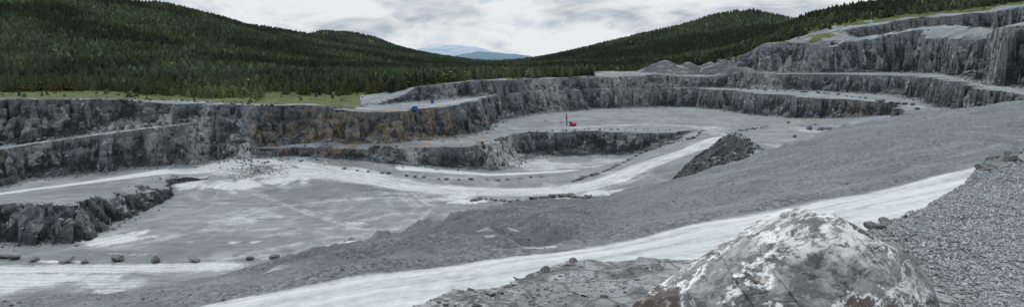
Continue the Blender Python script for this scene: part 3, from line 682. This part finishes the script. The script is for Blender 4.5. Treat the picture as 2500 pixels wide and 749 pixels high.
for D0,D1,dens in ((385,560,11),(560,800,11),(800,1200,11),(1200,1900,17),(1900,2800,32)):
    area=.78*2*(D1*D1-D0*D0)/2; n=int(area/dens)
    d=np.sqrt(rng.uniform(D0*D0,D1*D1,n)); a=rng.uniform(-.8,.8,n); xs.append(a*d); ys.append(d)
x=np.concatenate(xs); y=np.concatenate(ys); px=CXP+x/y*F
ci=np.clip(np.round(np.interp(x/(y+AP),us,np.arange(NC))).astype(int),0,NC-1); ri=np.clip(np.searchsorted(Ds,y),0,NR-1)
cd_=CUT[ri,ci]; vg=uncut[ri,ci]
edge=fbm(x,y,40,2,66)*22
u_=rng.uniform(0,1,len(x))
ok=vg&np.where(px<640,(y>432+edge)|((y>388)&(u_<.18)),np.where(px<950,(y>485+edge)|((y>430)&(cd_>20)&(u_<.16)),np.where(px<1450,cd_>20+edge*.4,np.where(px<1880,y>800+edge*.5,np.where(px<2120,(y>812+edge*.3)|((y>765)&(u_<.11)&(cd_>25)),(y>800)|((y>785)&(u_<.3)))))))
x,y,px,edge=x[ok],y[ok],px[ok],edge[ok]; z=sampleZ(x,y)
H=rng.uniform(3.5,10,len(x))*np.where(y>1500,1.05,1.)*np.where(y<700,1.15,1)
edgeT=((px<950)&(y<520))|((px>1450)&(px<2150)&(y<870))
sc_=((px<640)&(y<432+edge))|((px<950)&(px>=640)&(y<485+edge))|((px>1880)&(y<800))
pb=np.where(edgeT,np.where(px>1450,.45,.25),.05)+sstep(.15,.45,fbm(x,y,70,3,88))*.4
pb=np.where(sc_,.7,pb)
bir=rng.uniform(0,1,len(x))<pb
H=np.where(bir,H*.78,H); H=np.where(edgeT,H*rng.uniform(.55,1.05,len(x)),H); H=np.where(sc_,H*rng.uniform(.15,.45,len(x)),H)
v=visible(x,y,z+H+8); x,y,z,H,bir,px,edgeT,sc_=[q[v] for q in (x,y,z,H,bir,px,edgeT,sc_)]
app=H/y; inframe=(px>0)&(px<2500)&visible(x,y,z+H*.5)
rank=np.argsort(-(app*inframe)); 
ind=rank[:290]; rest=np.ones(len(x),bool); rest[ind]=False
base=np.where(bir[:,None],np.array([[.095,.125,.042]]),np.array([[.037,.056,.033]]))
base=base*rng.lognormal(0,.40,len(x))[:,None]; yel=rng.uniform(0,1,len(x))[:,None]
base=base+yel*np.array([[.017,.016,-.002]])
patch=sstep(-.25,.35,fbm(x,y,85,3,99))[:,None]; base*=(.5+1.0*patch)
lt=(~bir&edgeT&(px<950))[:,None]; base=np.where(lt,base*1.25+np.array([[.026,.018,0]]),base)
hz=np.clip((y-900)/5000,0,.4)[:,None]; base=base*(1-hz)+hz*np.array([[.085,.125,.15]])  # aerial haze painted into the tint of far trees
sp_t=[spruce(4,4,i,w=.24+.04*i) for i in range(3)]; bi_t=[leafy(11,50+i) for i in range(2)]
Vs,Fs,Cs=[],[],[];off=0
for temps,msk in ((sp_t,~bir&rest),(bi_t,bir&rest)):
    ids=np.nonzero(msk)[0]; kk=rng.integers(0,len(temps),len(ids))
    for k,(V,Fc,S) in enumerate(temps):
        m=ids[kk==k]; a=rng.uniform(0,6.28,len(m)); ca,sa=np.cos(a)[:,None],np.sin(a)[:,None]
        wd=H[m][:,None]*rng.uniform(.8,1.6,len(m))[:,None]*np.where(sc_[m],1.6,1)[:,None]
        vx=V[None,:,0]*wd; vy=V[None,:,1]*wd; vz=V[None,:,2]*H[m][:,None]
        vv=np.stack([vx*ca-vy*sa+x[m][:,None],vx*sa+vy*ca+y[m][:,None],vz+z[m][:,None]-.3],-1)
        Vs.append(vv.reshape(-1,3)); Fs.append((Fc[None]+(np.arange(len(m))*len(V))[:,None,None]).reshape(-1,3)+off)
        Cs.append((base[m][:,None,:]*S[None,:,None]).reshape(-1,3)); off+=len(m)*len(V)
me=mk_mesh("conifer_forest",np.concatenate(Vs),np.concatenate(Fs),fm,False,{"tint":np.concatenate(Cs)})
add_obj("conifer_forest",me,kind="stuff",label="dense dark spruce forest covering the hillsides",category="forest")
print("forest trees",rest.sum(),len(me.polygons),time.time()-T0)
def tree_mesh(kind,seed):
    if kind=="s": V,Fc,S=spruce(11,8,seed,.19); b=np.array([[.055,.074,.04]])
    else: V,Fc,S=leafy(90,seed); b=np.array([[.11,.14,.045]]) 
    n=len(V); tv=[];tf=[]
    for j in range(6):
        an=j*math.pi/3; tv+= [(math.cos(an)*.014,math.sin(an)*.014,-.03),(math.cos(an)*.006,math.sin(an)*.006,.6)]
    for j in range(6):
        a=n+2*j;b_=n+2*((j+1)%6); tf+=[(a,b_,b_+1),(a,b_+1,a+1)]
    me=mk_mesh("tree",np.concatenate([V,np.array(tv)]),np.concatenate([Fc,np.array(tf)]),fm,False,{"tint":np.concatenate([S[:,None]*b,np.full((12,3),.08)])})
    me.materials.append(bk)
    mi=np.zeros(len(me.polygons),np.int32); mi[len(Fc):]=1; me.polygons.foreach_set("material_index",mi)
    return me
SM=[tree_mesh("s",i) for i in range(5)]; BM=[tree_mesh("b",20+i) for i in range(4)]
for i in ind:
    b=bool(bir[i]); o=bpy.data.objects.new("birch_tree" if b else "spruce_tree",random.choice(BM if b else SM)); col.objects.link(o)
    w_=H[i]*random.uniform(.9,1.3); o.scale=(w_,w_,H[i]); o.rotation_euler=(0,0,random.uniform(0,6.28)); o.location=(x[i],y[i],z[i]-.1)
    o["label"]="light green birch tree at the forest edge" if b else "dark green spruce tree at the forest edge"
    o["category"]="tree"; o["group"]="birches at the forest edge" if b else "spruces at the forest edge"

# ------------------------------------------------------------------ distant mountains
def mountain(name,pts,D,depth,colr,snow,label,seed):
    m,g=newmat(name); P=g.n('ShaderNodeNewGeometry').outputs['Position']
    c=g.mix(g.ramp(g.noise(P,.002,4),.4,.6),colr,tuple(q*1.15 for q in colr))  # colr already holds the bluish distance haze as base colour
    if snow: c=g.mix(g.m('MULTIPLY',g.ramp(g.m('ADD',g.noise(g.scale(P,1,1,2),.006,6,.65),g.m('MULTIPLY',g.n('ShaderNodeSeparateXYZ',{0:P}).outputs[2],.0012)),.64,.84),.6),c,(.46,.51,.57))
    g.out(c,1,None,0)
    n,mr=160,14; pxs=np.linspace(pts[0][0],pts[-1][0],n); hs=np.interp(pxs,[p[0] for p in pts],[(HY-p[1])/F*D for p in pts])
    hs=hs+fbm(pxs,pxs*0,30,4,seed)*D*.0012
    V=[]
    for j in range(mr):
        t=j/(mr-1); prf=math.sin(t*math.pi)**.8
        for i in range(n):
            Dj=D+(t-.5)*depth; V.append(((pxs[i]-CXP)/F*D,Dj,-60+(hs[i]+60)*prf))
    V=np.array(V); V[:,2]+=fbm(V[:,0],V[:,1],400,4,seed+3)*D*.001
    I=np.arange(n*mr).reshape(mr,n); q=np.stack([I[:-1,:-1],I[:-1,1:],I[1:,1:],I[1:,:-1]],-1).reshape(-1,4)
    add_obj(name,mk_mesh(name,V,q,m,True),kind="structure",label=label,category="mountain")
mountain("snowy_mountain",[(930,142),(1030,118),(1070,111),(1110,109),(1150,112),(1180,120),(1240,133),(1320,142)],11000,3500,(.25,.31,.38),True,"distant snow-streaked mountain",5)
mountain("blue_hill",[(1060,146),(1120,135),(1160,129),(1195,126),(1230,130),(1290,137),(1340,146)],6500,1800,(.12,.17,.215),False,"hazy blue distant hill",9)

# ------------------------------------------------------------------ machines and containers
def paint(name,c1,rough=.5):
    m,g=newmat(name); tc=g.n('ShaderNodeTexCoord').outputs['Object']; nn=g.noise(tc,2.5,5,.6)
    g.out(g.mix(g.m('MULTIPLY',g.ramp(nn,.5,.75),.4),c1,(.25,.25,.26)),rough); return m
RED=paint("red_paint",(.62,.035,.02)); ORG=paint("orange_paint",(.6,.10,.02)); BLU=paint("blue_paint",(.02,.09,.32)); DK=paint("dark_steel",(.03,.03,.033)); WH=paint("white_paint",(.7,.7,.68)); RUST=paint("rust_red_timber",(.13,.03,.022)); GL=paint("dark_glass",(.02,.03,.035),.1); ROOF=paint("roof_sheet",(.06,.06,.065))
def boxes(bm,lst):
    for (cx,cy,cz,sx,sy,sz,rx) in lst:
        r=bmesh.ops.create_cube(bm,size=1); vs=r['verts']
        Mx=Matrix.Translation((cx,cy,cz))@Matrix.Rotation(rx,4,'Y')@Matrix.Diagonal((sx,sy,sz,1)); bmesh.ops.transform(bm,matrix=Mx,verts=vs)
def part(name,parent,lst,mat,bev=.05,loc=(0,0,0)):
    bm=bmesh.new(); boxes(bm,lst)
    bmesh.ops.bevel(bm,geom=bm.edges[:],offset=bev,segments=1,affect='EDGES')
    me=bpy.data.meshes.new(name); bm.to_mesh(me); bm.free(); me.materials.append(mat)
    o=bpy.data.objects.new(name,me); col.objects.link(o); o.parent=parent; o.location=loc; return o
def thing(name,p,rot,label,cat):
    e=bpy.data.objects.new(name,None); col.objects.link(e); e.location=p; e.rotation_euler=(0,0,rot); e["label"]=label; e["category"]=cat; return e
def drill(px,py,rot,mast_up,body,label,s=1):
    h=hit(px,py); e=thing("drill_rig",h,rot,label,"drill rig"); e.scale=(s,s,s)
    for sy in (-1.05,1.05):
        part("track",e,[(0,sy,.45,3.6,.5,.75,0),(1.7,sy,.5,.5,.46,.5,.6),(-1.7,sy,.5,.5,.46,.5,.6)],DK,.12)
    part("body",e,[(1.0,0,1.5,2.6,1.8,1.1,0),(.2,0,.95,3.0,1.5,.3,0),(1.9,0,2.2,.8,1.2,.35,0)],body,.08)
    cab=part("cab",e,[(-.95,.45,1.85,1.0,1.2,1.7,0)],DK,.08)
    part("window",cab,[(-1.47,.45,2.1,.04,1.0,.9,0),(-.9,-.17,2.1,.8,.04,.8,0)],GL,.01)
    part("boom",e,[(-2.1,-.4,2.2,2.6,.3,.35,.25),(-1.6,-.4,1.5,1.6,.2,.2,.5)],DK if mast_up else body,.04)
    if mast_up: 
        mst=part("mast",e,[(-3.9,-.4,3.9,.42,.4,7.6,-.04),(-3.6,-.4,3.9,.14,.25,7.0,-.04)],DK,.03); part("drill_feed",mst,[(-4.3,-.4,5.2,.5,.4,1.3,-.04),(-3.85,-.4,7.7,.8,.5,.45,-.04)],RED,.03)
    else: part("mast",e,[(-2.6,-.4,1.9,6,.35,.35,.12)],body,.03)
    return e
drill(1398,308,0.15,True,RED,"red tracked drill rig with upright mast on the bench",1.1)
drill(1197,304,2.6,False,ORG,"orange tracked drill rig with lowered boom by the rock face",.55)
def container(px,py,L,W,Hh,rot,label,mat):
    h=hit(px,py); e=thing("shipping_container",h,rot,label,"container")
    ribs=[(0,0,Hh/2+.1,L,W,Hh,0)]+[(-L/2+.3+i*(L-.6)/9,-W/2-.02,Hh/2+.1,.12,.06,Hh-.4,0) for i in range(10)]
    part("body",e,ribs,mat,.03)
    part("door",e,[(L/2+.04,-W/4,Hh/2+.1,.06,W/2-.1,Hh-.25,0),(L/2+.04,W/4,Hh/2+.1,.06,W/2-.1,Hh-.25,0)],mat,.01)
    part("roof",e,[(0,0,Hh+.13,L+.06,W+.06,.06,0)],DK,.01)
container(1012,270,3.0,2.2,2.2,.2,"small blue steel container on the gravel bench",BLU)
container(1055,252,1.8,1.8,1.8,.1,"blue steel container beside the bench track",BLU)
container(1358,185,9,2.5,2.4,.0,"white site container by the forest edge",WH)
def hut(px,py,L,W,Hh,rot):
    h=hit(px,py)
    if not h: return
    e=thing("timber_hut",h,rot,"low dark red hut at the forest edge","hut")
    wl=part("wall",e,[(0,0,Hh/2,L,W,Hh,0)],RUST,.02)
    bm=bmesh.new(); a,b,c_=L/2+.3,W/2+.3,Hh
    vs=[bm.verts.new(q) for q in [(-a,-b,c_),(a,-b,c_),(a,b,c_),(-a,b,c_),(-a,0,c_+.7),(a,0,c_+.7)]]
    for q in ((0,1,5,4),(2,3,4,5),(0,4,3),(1,2,5),(0,3,2,1)): bm.faces.new([vs[i] for i in q])
    me=bpy.data.meshes.new("roof"); bm.to_mesh(me); bm.free(); me.materials.append(ROOF); o=bpy.data.objects.new("roof",me); col.objects.link(o); o.parent=e
    part("door",e,[(L*.2,-W/2-.03,.75,.8,.05,1.4,0)],DK,.01); part("window",e,[(-L*.2,-W/2-.03,1.0,1.0,.05,.6,0)],GL,.01)
hut(938,221,6,3,1.6,.1)

# ------------------------------------------------------------------ sky, light, camera
SUN_E,SUN_R=math.radians(50),math.radians(-35)
w=bpy.data.worlds.new("World"); scene.world=w; w.use_nodes=True; g=NT(w.node_tree)
sky=g.n('ShaderNodeTexSky',sky_type='NISHITA'); sky.sun_disc=False; sky.sun_elevation=SUN_E; sky.sun_rotation=SUN_R
dr=g.n('ShaderNodeTexCoord').outputs['Generated']; sx=g.n('ShaderNodeSeparateXYZ',{0:dr})
# cloud deck: soft lumps, slightly flattened towards the horizon
cvv=g.n('ShaderNodeMapping',{'Vector':dr,'Location':(3.7,1.3,.4),'Scale':(3.4,3.4,10.5)}).outputs[0]
c1=g.noise(cvv,1.0,9,.58,.5); c2=g.noise(cvv,3.4,7,.62,.6)
cc=g.m('ADD',g.m('MULTIPLY',c1,.66),g.m('MULTIPLY',c2,.34))
cl=g.mix(g.ramp(cc,.42,.57),(4.5,5.15,5.9),(8.5,8.75,8.95))
cl=g.mix(g.m('MULTIPLY',g.ramp(cc,.47,.41),.45),cl,(3.7,4.3,5.05))
zen=g.m('MULTIPLY_ADD',g.ramp(sx.outputs[2],.1,.9),1.1,.96)
cl=g.n('ShaderNodeVectorMath',{0:cl,3:zen},operation='SCALE').outputs[0]
clear=g.ramp(cc,.34,.25)
final=g.mix(g.m('MULTIPLY',clear,.5),cl,sky.outputs[0])
bg=g.n('ShaderNodeBackground',{'Color':final,'Strength':.1}); g.n('ShaderNodeOutputWorld',{'Surface':bg.outputs[0]})
sl_=bpy.data.lights.new("sun",'SUN'); sl_.energy=1.35; sl_.angle=math.radians(12); sl_.color=(1,.97,.93)
so=bpy.data.objects.new("sun",sl_); col.objects.link(so)
d=Vector((math.sin(SUN_R)*math.cos(SUN_E),math.cos(SUN_R)*math.cos(SUN_E),math.sin(SUN_E)))
so.rotation_euler=d.to_track_quat('Z','Y').to_euler()
cam=bpy.data.cameras.new("camera"); cam.sensor_width=36; cam.lens=F/2500*36; cam.shift_y=-(374.5-HY)/2500; cam.clip_end=30000; cam.clip_start=.05
co=bpy.data.objects.new("camera",cam); col.objects.link(co); co.rotation_euler=(math.radians(90),0,0); scene.camera=co
scene.view_settings.view_transform='Standard'; scene.view_settings.look='None'; scene.view_settings.exposure=0
print("done",time.time()-T0)
